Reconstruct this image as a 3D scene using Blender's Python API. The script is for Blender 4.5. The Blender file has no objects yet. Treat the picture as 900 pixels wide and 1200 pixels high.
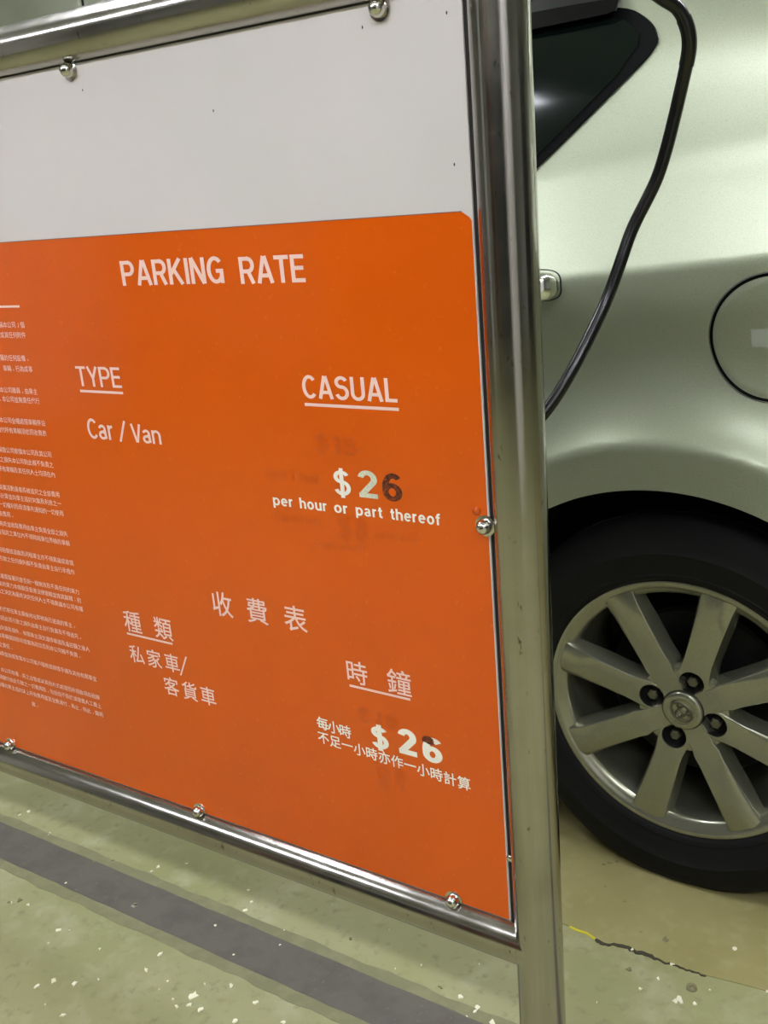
import bpy, bmesh, math, random
from mathutils import Matrix, Vector
random.seed(7)
scene = bpy.context.scene
COL = scene.collection

def lin(r, g, b):
    f = lambda c: (c/255/12.92) if c/255 <= .04045 else ((c/255+.055)/1.055)**2.4
    return (f(r), f(g), f(b), 1.0)

# ------------------------------------------------------------------ camera
F_PX = 1178.777
CAM = Vector((0.393, -0.803, 1.09))
M = [[0.8389475705746986, 0.10034311502690654, -0.5348815131349264],
     [0.5378740004091981, -0.3024527880357196, 0.7869014364539098],
     [-0.0828162635634902, -0.9478679076095557, -0.3077139844291537]]
cd = bpy.data.cameras.new('camera')
cam = bpy.data.objects.new('camera', cd); COL.objects.link(cam)
cd.sensor_fit = 'HORIZONTAL'; cd.sensor_width = 36.0; cd.lens = F_PX/900*36.0
cd.clip_start = .02
m4 = Matrix([[r[0], -r[1], -r[2], CAM[i]] for i, r in enumerate(M)] + [[0, 0, 0, 1]])
cam.matrix_world = m4
scene.camera = cam

# ------------------------------------------------------------------ world, exposure
w = bpy.data.worlds.new('world'); scene.world = w; w.use_nodes = True
w.node_tree.nodes['Background'].inputs[0].default_value = (.55, .6, .5, 1)
w.node_tree.nodes['Background'].inputs[1].default_value = .05
vs = scene.view_settings
vs.view_transform = 'Standard'; vs.look = 'None'; vs.gamma = 1; vs.use_curve_mapping = False
vs.exposure = 1.63
LAMP_STRENGTH = 15.0
LAMP_COLOUR = (.94, .97, 1.05)
# battens: centre x, y, rotation about z, label
LAMPS = [(0.85, .18, 0, 'fluorescent ceiling batten set square to the sign, to its right'),
         (-1.55, .18, 0, 'fluorescent ceiling batten set square to the sign, to its left'),
         (1.45, -1.65, 90, 'fluorescent ceiling batten over the driving lane, right end'),
         (-.35, -1.65, 90, 'fluorescent ceiling batten over the driving lane, middle one'),
         (-2.25, -1.65, 90, 'fluorescent ceiling batten over the driving lane, left end'),
         (-1.75, 1.7, 90, 'fluorescent ceiling batten above the bonnet of the car'),
         (0.95, 1.7, 90, 'fluorescent ceiling batten above the boot of the car')]
CEIL_Z = 2.55

# ------------------------------------------------------------------ helpers
def link(o, parent=None):
    COL.objects.link(o)
    if parent: o.parent = parent
    return o
def tag(o, label=None, cat=None, group=None, kind=None):
    if label: o['label'] = label
    if cat: o['category'] = cat
    if group: o['group'] = group
    if kind: o['kind'] = kind
    return o
def empty(name, loc, rz=0.0, parent=None):
    o = bpy.data.objects.new(name, None); link(o, parent)
    o.location = loc; o.rotation_euler = (0, 0, rz); o.empty_display_size = .05
    return o
def obj(name, verts, faces, mat, parent=None, smooth=False, loc=None):
    me = bpy.data.meshes.new(name); me.from_pydata([tuple(v) for v in verts], [], faces)
    if mat: me.materials.append(mat)
    if smooth:
        me.polygons.foreach_set('use_smooth', [True]*len(me.polygons))
    me.update()
    o = bpy.data.objects.new(name, me); link(o, parent)
    if loc: o.location = loc
    return o
def bm_obj(name, bm, mat, parent=None, smooth=False, angle=None):
    me = bpy.data.meshes.new(name); bm.normal_update(); bm.to_mesh(me); bm.free()
    if mat: me.materials.append(mat)
    if smooth: me.polygons.foreach_set('use_smooth', [True]*len(me.polygons))
    if angle: me.set_sharp_from_angle(angle=math.radians(angle))
    o = bpy.data.objects.new(name, me); link(o, parent); return o
def box(bm, x0, x1, y0, y1, z0, z1, bevel=0.0, seg=2):
    r = bmesh.ops.create_cube(bm, size=1.0)
    for v in r['verts']:
        v.co = ((x0+x1)/2+v.co.x*(x1-x0), (y0+y1)/2+v.co.y*(y1-y0), (z0+z1)/2+v.co.z*(z1-z0))
    if bevel:
        es = list({e for v in r['verts'] for e in v.link_edges})
        bmesh.ops.bevel(bm, geom=es, offset=bevel, segments=seg, affect='EDGES', profile=.5)
def boxo(name, x0, x1, y0, y1, z0, z1, mat, parent=None, bevel=0.0):
    bm = bmesh.new(); box(bm, x0, x1, y0, y1, z0, z1, bevel); return bm_obj(name, bm, mat, parent)
def lathe(prof, seg=64, closed=False):
    """prof = [(r, a)] revolved about local Y axis (a along Y). returns verts, faces"""
    V = []; Fc = []
    n = len(prof)
    for i in range(seg):
        t = 2*math.pi*i/seg; c, s = math.cos(t), math.sin(t)
        for r, a in prof: V.append((r*c, a, r*s))
    for i in range(seg):
        j = (i+1) % seg
        for k in range(n-1 if not closed else n):
            k2 = (k+1) % n
            Fc.append((i*n+k, j*n+k, j*n+k2, i*n+k2))
    return V, Fc
def tube(p0, p1, r, mat, name, parent, seg=64, rings=1):
    p0 = Vector(p0); p1 = Vector(p1); d = (p1-p0).normalized()
    a = d.orthogonal().normalized(); b = d.cross(a)
    V = []; Fc = []
    for k in range(rings+1):
        c = p0.lerp(p1, k/rings)
        for i in range(seg):
            t = 2*math.pi*i/seg; V.append(c+a*r*math.cos(t)+b*r*math.sin(t))
    for k in range(rings):
        for i in range(seg):
            j = (i+1) % seg; Fc.append((k*seg+i, k*seg+j, (k+1)*seg+j, (k+1)*seg+i))
    Fc.append(tuple(range(seg-1, -1, -1))); Fc.append(tuple(rings*seg+i for i in range(seg)))
    o = obj(name, V, Fc, mat, parent, True)
    o.data.set_sharp_from_angle(angle=math.radians(40)); return o

# ------------------------------------------------------------------ materials
def mat(name, col, rough=.5, metal=0.0, coat=0.0, coat_rough=.05, spec=.5, noise=None, bump=None, rough_var=None, aniso=None):
    """noise = list of (scale vector, detail, colour, lo, hi[, coords]) mixed over the base"""
    m = bpy.data.materials.new(name); m.use_nodes = True
    nt = m.node_tree; N = nt.nodes; L = nt.links; p = N['Principled BSDF']
    p.inputs['Roughness'].default_value = rough; p.inputs['Metallic'].default_value = metal
    p.inputs['Coat Weight'].default_value = coat; p.inputs['Coat Roughness'].default_value = coat_rough
    p.inputs['Specular IOR Level'].default_value = spec
    p.inputs['Base Color'].default_value = col
    tc = N.new('ShaderNodeTexCoord')
    def nz(scale, detail, seed=0.0, rgh=.55):
        mp = N.new('ShaderNodeMapping'); mp.inputs['Scale'].default_value = scale
        mp.inputs['Location'].default_value = (seed, seed*1.7, seed*.3)
        L.new(tc.outputs['Object'], mp.inputs['Vector'])
        t = N.new('ShaderNodeTexNoise'); t.inputs['Scale'].default_value = 1.0; t.inputs['Detail'].default_value = detail
        t.inputs['Roughness'].default_value = rgh
        L.new(mp.outputs[0], t.inputs['Vector']); return t.outputs['Fac']
    src = None
    for i, (sc, det, c, lo, hi) in enumerate(noise or []):
        f = nz(sc, det, 3.1*i+1.3)
        r = N.new('ShaderNodeMapRange'); r.inputs['From Min'].default_value = lo; r.inputs['From Max'].default_value = hi
        L.new(f, r.inputs['Value'])
        mx = N.new('ShaderNodeMix'); mx.data_type = 'RGBA'
        L.new(r.outputs[0], mx.inputs['Factor'])
        if src is None: mx.inputs['A'].default_value = col
        else: L.new(src, mx.inputs['A'])
        mx.inputs['B'].default_value = c
        src = mx.outputs['Result']
    if src is not None: L.new(src, p.inputs['Base Color'])
    if bump:
        sc, det, strength, dist = bump
        b = N.new('ShaderNodeBump'); b.inputs['Strength'].default_value = strength; b.inputs['Distance'].default_value = dist
        L.new(nz(sc, det, 9.0), b.inputs['Height']); L.new(b.outputs[0], p.inputs['Normal'])
    if rough_var:
        sc, det, lo, hi = rough_var
        r = N.new('ShaderNodeMapRange'); r.inputs['From Min'].default_value = .3; r.inputs['From Max'].default_value = .7
        r.inputs['To Min'].default_value = lo; r.inputs['To Max'].default_value = hi
        L.new(nz(sc, det, 5.0), r.inputs['Value']); L.new(r.outputs[0], p.inputs['Roughness'])
    return m
def emis(name, col, s):
    m = bpy.data.materials.new(name); m.use_nodes = True; N = m.node_tree.nodes
    p = N['Principled BSDF']; p.inputs['Base Color'].default_value = (.8, .8, .8, 1)
    p.inputs['Emission Color'].default_value = (*col, 1); p.inputs['Emission Strength'].default_value = s
    return m

FLOOR = mat('painted_concrete', lin(160, 158, 116), .62, noise=[
    ((3, 3, 3), 6, lin(148, 148, 100), .42, .68), ((14, 14, 14), 8, lin(174, 172, 136), .52, .75), ((60, 60, 60), 4, lin(138, 138, 98), .56, .75)],
    bump=((90, 90, 90), 6, .25, .002))
BAYP = mat('bay_floor_paint', lin(156, 147, 98), .5, noise=[
    ((5, 5, 5), 5, lin(142, 134, 84), .45, .7), ((30, 30, 30), 6, lin(166, 158, 112), .55, .8)], bump=((70, 70, 70), 5, .15, .001))
STRIPE = mat('grey_line_paint', lin(102, 97, 88), .6, noise=[((25, 25, 25), 7, lin(92, 87, 79), .45, .7), ((160, 160, 160), 3, lin(116, 111, 100), .62, .75)])
STRIPE_OLD = mat('worn_line_edge', lin(128, 126, 94), .65, noise=[((40, 40, 40), 6, lin(138, 136, 102), .45, .65)])
CHIPW = mat('bare_chip', lin(240, 236, 210), .7)
CHIPD = mat('dark_stain', lin(126, 120, 84), .7)
CRACK = mat('crack_dark', lin(62, 58, 40), .8)
YELLOW = mat('yellow_paint_chip', lin(215, 200, 40), .6)
WALLP = mat('wall_panel_paint', lin(198, 202, 182), .45, noise=[((2, 2, 2), 4, lin(180, 184, 162), .4, .7)])
WALLD = mat('wall_joint_dark', lin(40, 44, 36), .7)
WALLG = mat('wall_paint', lin(202, 202, 196), .6, noise=[((2, 2, 2), 4, lin(190, 190, 184), .4, .7)])
DARKB = mat('dark_band_and_kerb', lin(60, 62, 60), .5)
CEILM = mat('ceiling_paint', lin(208, 208, 202), .8, noise=[((2, 2, 2), 4, lin(194, 194, 188), .4, .7)])
STEEL = mat('stainless_steel', (.40, .385, .36, 1), .16, 1.0, noise=[((6, 6, 6), 6, (.32, .30, .27, 1), .5, .75), ((160, 160, 60), 5, (.14, .12, .10, 1), .66, .74)],
            rough_var=((30, 30, 30), 5, .12, .22), bump=((45, 45, 45), 4, .03, .001))
STEELB = mat('bolt_steel', (.62, .6, .56, 1), .14, 1.0)
GAPSHADE = mat('gap_shade', lin(30, 28, 27), .6)  # near-black standing in for shade between board and frame
BOARD = mat('white_board', lin(214, 207, 205), .14, spec=.5, noise=[((3, 3, 3), 3, lin(206, 202, 199), .4, .7)])
ORANGE = mat('orange_vinyl', lin(220, 92, 12), .13, spec=.5, noise=[((4, 4, 4), 4, lin(213, 87, 10), .4, .7), ((150, 3, 150), 2, lin(224, 104, 26), .66, .8)])
ORANGE2 = mat('orange_vinyl_patch', lin(221, 88, 14), .25)
INKP = mat('pink_white_ink', lin(248, 208, 196), .35)
INKW = mat('white_sticker', lin(246, 240, 226), .4)
INKG = mat('grey_green_sticker', lin(206, 208, 180), .4, noise=[((400, 400, 400), 3, lin(226, 224, 204), .5, .6)])
INKB = mat('brown_residue', lin(112, 48, 14), .6, noise=[((260, 260, 260), 4, lin(60, 26, 12), .45, .6), ((180, 180, 180), 3, lin(176, 72, 16), .56, .66)])
INK_GHOST = mat('ghost_ink', lin(208, 84, 10), .3)
SPECK = mat('fly_speck', lin(50, 38, 30), .6)
PAINT = mat('silver_car_paint', lin(165, 171, 147), .36, .5, coat=.45, coat_rough=.22, noise=[((900, 900, 900), 2, lin(150, 156, 133), .45, .7)])
GLASS = mat('tinted_glass', lin(8, 16, 13), .08, spec=.3)
RUBBER = mat('black_rubber', lin(4, 4, 4), .6, spec=.08)
GLOSSB = mat('gloss_black', lin(5, 5, 5), .3, spec=.15)
TYRE = mat('tyre_rubber', lin(13, 13, 13), .75, spec=.25, noise=[((12, 12, 12), 4, lin(18, 18, 17), .5, .75)], bump=((120, 120, 120), 3, .1, .001))
LINER = mat('wheel_arch_liner', lin(12, 12, 12), .9)
ALLOY = mat('painted_alloy', lin(152, 152, 133), .27, .75, coat=.4, coat_rough=.1, noise=[((300, 300, 300), 2, lin(140, 140, 122), .45, .7)])
DARKM = mat('dark_metal', lin(22, 22, 21), .6, .4)
NUTM = mat('nut_steel', lin(104, 102, 86), .35, .8)
CHROME = mat('chrome', (.75, .76, .73, 1), .1, 1.0)
CABLEM = mat('black_cable_sheath', lin(9, 9, 9), .25, bump=((300, 300, 300), 4, .15, .001))
PRINTM = mat('cable_print', lin(150, 150, 140), .5)
REDL = mat('red_lens', lin(140, 14, 12), .1, coat=1)
CLEARL = mat('headlamp_lens', lin(190, 195, 195), .08, coat=1)
LAMPM = emis('lamp_diffuser', LAMP_COLOUR, LAMP_STRENGTH)
HOUSE = mat('lamp_housing', lin(220, 220, 214), .5)
STICKM = mat('clear_sticker', lin(186, 192, 178), .2, .3)

# ------------------------------------------------------------------ setting
X0, X1, Y0, Y1 = -7.0, 6.0, -4.6, 2.7
floor = boxo('floor', X0, X1, Y0, Y1, -.15, 0, FLOOR); tag(floor, kind='structure')
ceil = boxo('ceiling', X0, X1, Y0, Y1, CEIL_Z, CEIL_Z+.15, CEILM); tag(ceil, kind='structure')
wb = boxo('wall_back', X0, X1, Y1, Y1+.2, 0, CEIL_Z, WALLD); tag(wb, kind='structure')
wf = boxo('wall_front', X0, X1, Y0-.2, Y0, 0, CEIL_Z, WALLG); tag(wf, kind='structure')
wl = boxo('wall_left', X0-.2, X0, Y0, Y1, 0, CEIL_Z, WALLG); tag(wl, kind='structure')
wr = boxo('wall_right', X1, X1+.2, Y0, Y1, 0, CEIL_Z, WALLG); tag(wr, kind='structure')
# cladding panels of the back wall, dark joints between
pb = None; xj = -3.36
k0 = -3
for k in range(-3, 8):
    a = xj+1.2*k+.016; b = xj+1.2*(k+1)-.016
    a = max(a, X0+.005); b = min(b, X1-.005)
    if b-a < .05: continue
    boxo('cladding_panel', a, b, Y1-.02, Y1, .12, CEIL_Z-.01, WALLP, wb, .004)
boxo('kerb', X0, X1, Y1-.06, Y1, 0, .12, DARKB, wb)
# unseen dark band behind the camera, added for its reflections
boxo('reflection_band', -3.5, 1.8, Y0, Y0+.015, 0, 1.65, DARKB, wf)
for xq in (-3.55, -1.8): boxo('reflection_pilaster', xq-.06, xq+.06, Y0, Y0+.06, 0, CEIL_Z, mat('reflection_orange', lin(214, 110, 40), .5), wf, .006)  # unseen orange uprights added for thin reflected lines in the steel
boxo('reflection_band', X1-.015, X1, .2, Y1-.1, 0, 1.9, DARKB, wr)  # unseen dark area on the right wall, added for reflections

col_ = boxo('reflection_column_1', -4.95, -4.15, -3.3, -2.5, 0, CEIL_Z, mat('reflection_column_paint', lin(232, 230, 226), .5), None, .03); tag(col_, kind='structure')  # unseen white column added for the glow reflected in the board

col_ = boxo('reflection_column_2', 1.3, 3.0, -2.8, -2.1, 0, CEIL_Z, mat('reflection_column_white', lin(236, 232, 232), .5), None, .03); tag(col_, kind='structure')  # unseen white column added for the bright reflected stripe on the post

def strip_poly(name, top, bot, z0, z1, m, parent):
    """prism between two polylines (lists of (x,y)) of equal length"""
    n = len(top); V = []; Fc = []
    for (a, b), (c, d) in zip(top, bot):
        V += [(a, b, z1), (c, d, z1), (a, b, z0), (c, d, z0)]
    for i in range(n-1):
        p = 4*i; q = p+4
        Fc += [(p, p+1, q+1, q), (p+1, p+3, q+3, q+1), (p, q, q+2, p+2)]
    return obj(name, V, Fc, m, parent)
def rag(x, amp, seed=0.0):
    return amp*(math.sin(x*37+seed)+.6*math.sin(x*91+seed*2)+.4*math.sin(x*211+seed*3))
xs = [X0+.02+i*.02 for i in range(int((X1-X0-.04)/.02))]
xs = [x for x in xs if -3 < x < 3]
strip_poly('old_line_paint', [(x, .153+rag(x, .0016)) for x in xs], [(x, .041+rag(x, .0016, 2)) for x in xs], 0, .0006, STRIPE_OLD, floor)
strip_poly('floor_line', [(x, .134+rag(x, .0005, 4)) for x in xs], [(x, .061+rag(x, .0005, 6)) for x in xs], 0, .0010, STRIPE, floor)
CR = [(-0.124, 0.36), (-0.11, 0.358), (-0.096, 0.359), (-0.08, 0.353), (-0.066, 0.349), (-0.049, 0.356), (-0.032, 0.357), (-0.014, 0.356), (0.004, 0.357), (0.023, 0.354), (0.037, 0.355), (0.055, 0.354), (0.072, 0.355), (0.086, 0.356)]
bx = [-3, -2, -1, -.6, -.4, -.2]+[c[0] for c in CR]+[.115, .163, .3, .6, 1, 2, 3]
by = [.37, .37, .366, .364, .362, .361]+[c[1] for c in CR]+[.36, .365, .362, .36, .36, .36, .36]
strip_poly('bay_paint', [(x, Y1-.07) for x in bx], list(zip(bx, by)), 0, .0012, BAYP, floor)
def ribbon(name, pts, wd, z, m, parent):
    return strip_poly(name, [(x, y+wd(i)) for i, (x, y) in enumerate(pts)], [(x, y-wd(i)) for i, (x, y) in enumerate(pts)], 0, z, m, parent)
random.seed(3)
CK = []
for (xa, ya), (xb, yb) in zip(CR[3:], CR[4:]):
    for k in range(4): CK.append((xa+(xb-xa)*k/4, ya+(yb-ya)*k/4-.0012+random.uniform(-.0012, .0012)))
ribbon('paint_crack', CK, lambda i: (.0034 if 0 < i < 22 else .0016)*random.uniform(.35, 1.25), .0014, CRACK, floor)
ribbon('yellow_chip', [(x, y-.001) for x, y in CR[:4]], lambda i: .0018, .0014, YELLOW, floor)
CW = [(-0.938, 0.001, 5), (-0.969, -0.009, 4), (-0.841, -0.017, 7), (-0.831, -0.045, 3), (-0.824, -0.009, 3), (-0.758, -0.095, 8), (-0.773, -0.115, 7), (-0.725, -0.084, 9), (-0.652, 0.022, 8), (-0.648, -0.013, 7), (-0.692, -0.134, 8), (-0.732, -0.133, 3), (-0.547, -0.017, 12), (-0.541, -0.033, 7), (-0.52, -0.031, 9), (-0.569, -0.036, 5), (-0.555, -0.044, 5), (-0.51, 0.024, 9), (-0.459, 0.014, 5), (-0.462, -0.024, 6), (-0.747, -0.015, 4), (-0.618, 0.109, 4), (-0.549, 0.073, 4), (-0.771, 0.083, 8), (-0.699, -0.061, 4), (-0.601, -0.032, 3), (-0.548, 0.008, 3), (-0.602, -0.014, 3), (-0.498, 0.123, 4), (-0.456, 0.017, 5), (-0.4, 0.006, 6), (-0.314, 0.163, 3), (-0.284, 0.187, 3), (-0.205, 0.161, 8), (-0.174, 0.154, 9), (-0.18, 0.134, 4), (-0.145, 0.141, 9), (-0.174, 0.146, 6), (0.026, 0.319, 6), (0.064, 0.295, 12), (0.059, 0.29, 8), (0.083, 0.298, 5), (0.104, 0.424, 6), (0.01, 0.289, 5), (0.162, 0.364, 5), (0.094, 0.331, 4), (-0.025, 0.356, 5), (0.034, 0.354, 6), (-0.81, 0.159, 6), (-0.809, 0.174, 6), (-0.769, 0.204, 4), (-0.625, 0.199, 5), (-0.598, 0.158, 9), (-0.924, 0.069, 4), (-0.771, 0.084, 8), (-1.162, 0.181, 9), (-1.171, 0.165, 6), (-0.601, 0.178, 6)]
CD = [(0.011, 0.397, 16), (-0.123, 0.526, 10), (-0.13, 0.519, 10), (-0.113, 0.534, 8), (-0.109, 0.468, 4), (-0.07, 0.449, 6), (-0.026, 0.396, 6), (-0.016, 0.317, 10), (-0.874, 0.093, 9), (-0.925, 0.131, 8), (-0.896, 0.15, 6), (-0.961, 0.001, 12), (-0.973, -0.01, 9), (-0.408, 0.185, 8), (-0.238, 0.163, 9)]
def blobs(name, lst, m, z, k, extra=0):
    random.seed(11); V = []; Fc = []
    lst = list(lst)
    for _ in range(extra):
        lst.append((random.uniform(-1.6, 1.2), random.uniform(-.4, .35), random.uniform(.8, 2.6)))
    for x, y, s in lst:
        n = 9; r = s*k*.5; el = random.uniform(.5, 1); an = random.uniform(0, 3.1); b = len(V)
        for i in range(n):
            t = 6.2832*i/n; q = r*random.uniform(.4, 1.25)
            px, py = q*math.cos(t), q*el*math.sin(t)
            V.append((x+px*math.cos(an)-py*math.sin(an), y+px*math.sin(an)+py*math.cos(an), z))
        V += [(v[0], v[1], 0) for v in V[b:b+n]]
        Fc.append(tuple(range(b, b+n)))
        for i in range(n): Fc.append((b+i, b+n+i, b+n+(i+1) % n, b+(i+1) % n))
    o = obj(name, V, Fc, m, floor); o['kind'] = 'stuff'; return o
blobs('paint_chips', CW, CHIPW, .0018, .00122, 90)
blobs('floor_stains', CD, CHIPD, .0016, .0009)
V, Fc = lathe([(.0002, .0022), (.003, .0022), (.0034, .0012), (.0052, .0012), (.0056, .003), (.007, .003), (.0075, .0)], 24)
ring = obj('anchor_stud', [(v[0], v[2], v[1]) for v in V], [tuple(reversed(f)) for f in Fc], mat('rusty_ring', lin(134, 128, 94), .5, .3), None, True, (.0712, .3237, 0))
tag(ring, 'small dull round anchor stud set in the floor below the car wheel', 'stud')

# ------------------------------------------------------------------ parking sign
ZT, ZB = 1.2640, .2973; RT = .0254; XL = -1.375
sign = empty('parking_sign', (0, 0, 0))
tag(sign, 'orange and white parking rate board in a stainless steel tube frame', 'sign')
for xp in (0.0, XL):
    p = tube((xp, 0, .006), (xp, 0, ZT), RT, STEEL, 'post', sign, 96, 24)
    V, Fc = lathe([(RT, .010), (RT+.004, .007), (.058, .007), (.06, .005), (.06, 0), (0.0005, 0)], 48)
    o = obj('base_plate', [(v[0]+xp, v[2], v[1]) for v in V], [tuple(reversed(f)) for f in Fc], STEEL, sign, True)
    o.data.set_sharp_from_angle(angle=math.radians(35))
    # rounded cap on the corner
    V, Fc = lathe([(RT, 0), (RT*.92, RT*.38), (RT*.7, RT*.7), (RT*.38, RT*.92), (.0002, RT)], 48)
    obj('post_cap', [(v[0]+xp, v[2], v[1]+ZT) for v in V], [tuple(reversed(f)) for f in Fc], STEEL, sign, True)
tube((XL, 0, ZT), (0, 0, ZT), RT, STEEL, 'top_rail', sign, 96, 24)
tube((XL, 0, ZB), (0, 0, ZB), RT, STEEL, 'bottom_rail', sign, 96, 24)
BX0, BX1, BZ0, BZ1 = XL+.0305, -.0305, .3229, 1.2384
FY = -.0050
panel = boxo('panel', BX0, BX1, FY, FY+.005, BZ0, BZ1, BOARD, sign, .0006)
boxo('reflected_back', BX0+.003, BX1-.003, FY+.0052, FY+.0066, BZ0+.003, BZ1-.003, mat('shaded_back', lin(104, 105, 100), .6), sign)  # dark sheet added so the car reflects a shaded sign back
# orange vinyl field with a nicked upper right corner
zo = 1.0630
pts = [(BX0+.002, BZ0+.0012), (BX1-.0016, BZ0+.0012), (BX1-.0016, zo-.0075), (BX1-.004, zo-.0045), (BX1-.011, zo), (BX0+.002, zo)]
V = [(x, FY-.0004, z) for x, z in pts]+[(x, FY, z) for x, z in pts]
n = len(pts)
of = obj('orange_field', V, [tuple(range(n))]+[(i, i+n, (i+1) % n+n, (i+1) % n) for i in range(n)], ORANGE, panel)
of['label'] = 'glossy orange vinyl covering the lower part of the board'
# thin dark line where the vinyl meets the board
boxo('vinyl_edge', BX0+.002, BX1-.011, FY-.0007, FY, zo-.0003, zo+.0006, mat('vinyl_edge_grime', lin(150, 92, 66), .5), panel)
TY = FY-.0007
DG = None
def glyph(body, bold=0.0, res=4):
    c = bpy.data.curves.new('lettering', 'FONT'); c.body = body; c.size = 1.0; c.offset = bold; c.resolution_u = res
    o = bpy.data.objects.new('lettering', c); COL.objects.link(o)
    dg = bpy.context.evaluated_depsgraph_get(); me = bpy.data.meshes.new_from_object(o.evaluated_get(dg))
    vs_ = [(v.co.x, v.co.y) for v in me.vertices]; fs = [tuple(p.vertices) for p in me.polygons]
    bpy.data.objects.remove(o); bpy.data.curves.remove(c); bpy.data.meshes.remove(me)
    return vs_, fs
GC = {}
def gl(body, bold=0.0, res=4):
    k = (body, bold, res)
    if k not in GC: GC[k] = glyph(*k)
    return GC[k]
def arc(cx, cy, rx, ry, a0, a1, n=18):
    return [(cx+rx*math.cos(math.radians(a0+(a1-a0)*k/n)), cy+ry*math.sin(math.radians(a0+(a1-a0)*k/n))) for k in range(n+1)]
def letter(c, t):
    """centre-line strokes of one sans-serif letter (cap height 1, half stroke t) and its width"""
    X = .73
    if c in 'PR':
        st = [[(t, 0), (t, 1)], [(t, 1-t), (.34, 1-t)]+arc(.34, (1-t+.46)/2, .255-t, (1-t-.46)/2, 90, -90)+[(t, .46)]]
        if c == 'R': st.append([(.33, .47), (.585-t, 0)]); return st, .60
        return st, .595
    if c == 'A': return [[(t*.95, 0), (.325-t*.25, 1)], [(.65-t*.95, 0), (.325+t*.25, 1)], [(.15, .285), (.50, .285)]], .65
    if c == 'K': return [[(t, 0), (t, 1)], [(.585-t, 1), (t, .36)], [(.235, .58), (.62-t, 0)]], .62
    if c == 'I': return [[(t, 0), (t, 1)]], 2*t
    if c == 'N': return [[(t, 0), (t, 1)], [(.60-t, 0), (.60-t, 1)], [(t*1.1, 1), (.60-t*1.1, 0)]], .60
    if c == 'G': return [arc(.335, .5, .335-t, .515-t, 42, 322, 30)+[(.635-t, .20)], [(.64-t, .0), (.64-t, .47)], [(.64, .465), (.35, .465)]], .64
    if c == 'C': return [arc(.33, .5, .33-t, .515-t, 42, 318, 30)], .61
    if c == 'T': return [[(0, 1-t), (.55, 1-t)], [(.275, 0), (.275, 1)]], .55
    if c == 'E': return [[(t, 0), (t, 1)], [(0, 1-t), (.50, 1-t)], [(0, .52), (.47, .52)], [(0, t), (.51, t)]], .51
    if c == 'L': return [[(t, 0), (t, 1)], [(0, t), (.48, t)]], .48
    if c == 'Y': return [[(t, 1), (.305, .42)], [(.61-t, 1), (.305, .42)], [(.305, 0), (.305, .45)]], .61
    if c == 'V': return [[(t, 1), (.31-t*.2, 0)], [(.62-t, 1), (.31+t*.2, 0)]], .62
    if c == 'U': return [[(t, 1), (t, .30)]+arc(.295, .30, .295-t, .315-t, 180, 360)+[(.59-t, 1)]], .59
    if c in 'S$':
        st = [arc(.29, .745, .285-t, .27-t, 22, 270, 22)[:-1]+arc(.29, .255+(.745-.27+t-.255-.27+t)*0, .29-t, .27-t+.0, 90, -160, 22)]
        yj = .745-(.27-t)
        st = [arc(.29, .745, .28-t, .27-t, 22, 262, 22)+arc(.29, (yj-.015+t)/2, .295-t, (yj+.015-t)/2, 82, -162, 24)]
        if c == '$': st.append([(.29, -.11), (.29, 1.11)])
        return st, .585
    if c == '2': return [arc(.285, .70, .275-t, .315-t, 168, -28, 20)+[(t*1.1, t*1.2)], [(t*.2, t), (.55, t)]], .55
    if c == '6': return [arc(.29, .32, .285-t, .335-t, 0, 360, 30), arc(.335, .48, .33-t, .535-t, 50, 190, 18)+[(t, .34)]], .575
    if c == '1': return [[(.2, 0), (.2, 1)], [(.2, .95), (.02, .76)]], .28
    if c == '8': return [arc(.28, .745, .255-t, .27-t, 0, 360, 28), arc(.28, .27, .28-t, .285-t, 0, 360, 28)], .56
    if c == '/': return [[(0, 0), (.30, 1)]], .30
    if c == 'o': return [arc(.27, X/2, .27-t, X/2+.012-t, 0, 360, 28)], .54
    if c == 'e': return [[(t, .38), (.52-t, .38)]+arc(.265, X/2, .265-t, X/2+.012-t, 4, 318, 28)], .53
    if c in 'nhr':
        st = [[(t, 0), (t, 1 if c == 'h' else X)]]
        if c == 'r': st.append(arc(.31, X-.27, .31-t, .28-t, 176, 92, 10)); return st, .33
        st.append(arc(.26, X-.26, .26-t, .275-t, 180, 0, 18)+[(.52-t, 0)]); return st, .52
    if c == 'u': return [[(t, X), (t, .25)]+arc(.26, .25, .26-t, .265-t, 180, 360, 18), [(.52-t, 0), (.52-t, X)]], .52
    if c == 'p': return [[(t, -.26), (t, X)], arc(.28, X/2, .28-t, X/2+.012-t, 0, 360, 28)], .56
    if c == 'a': return [arc(.24, X-.22, .225-t, .232-t, 165, 10, 16)+[(.485-t, .12), (.50-t, t*.6)], arc(.24, .215, .24-t, .228-t, 20, 320, 24), [(.47-t, .42), (.24, .44-t)]], .52
    if c == 't': return [[(.15, .93), (.15, .2)]+arc(.27, .17, .12, .17-t, 180, 270, 8)+[(.32, t)], [(0, X-t), (.31, X-t)]], .32
    if c == 'f': return [[(.15, 0), (.15, .80)]+arc(.28, .80, .13, .21-t, 180, 90, 8)+[(.33, 1.01-t)], [(0, X-t), (.31, X-t)]], .33
    if c == 'i': return [[(t, 0), (t, X)], [(t, .88), (t, 1)]], 2*t
    if c == 's': return [[(p[0]*.85, p[1]*X) for p in letter('S', t*1.2)[0][0]]], .48
    if c == 'F': return [[(t, 0), (t, 1)], [(0, 1-t), (.48, 1-t)], [(0, .52), (.44, .52)]], .48
    if c == 'c': return [arc(.26, X/2, .26-t, X/2+.012-t, 48, 312, 24)], .48
    return [], .28
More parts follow.
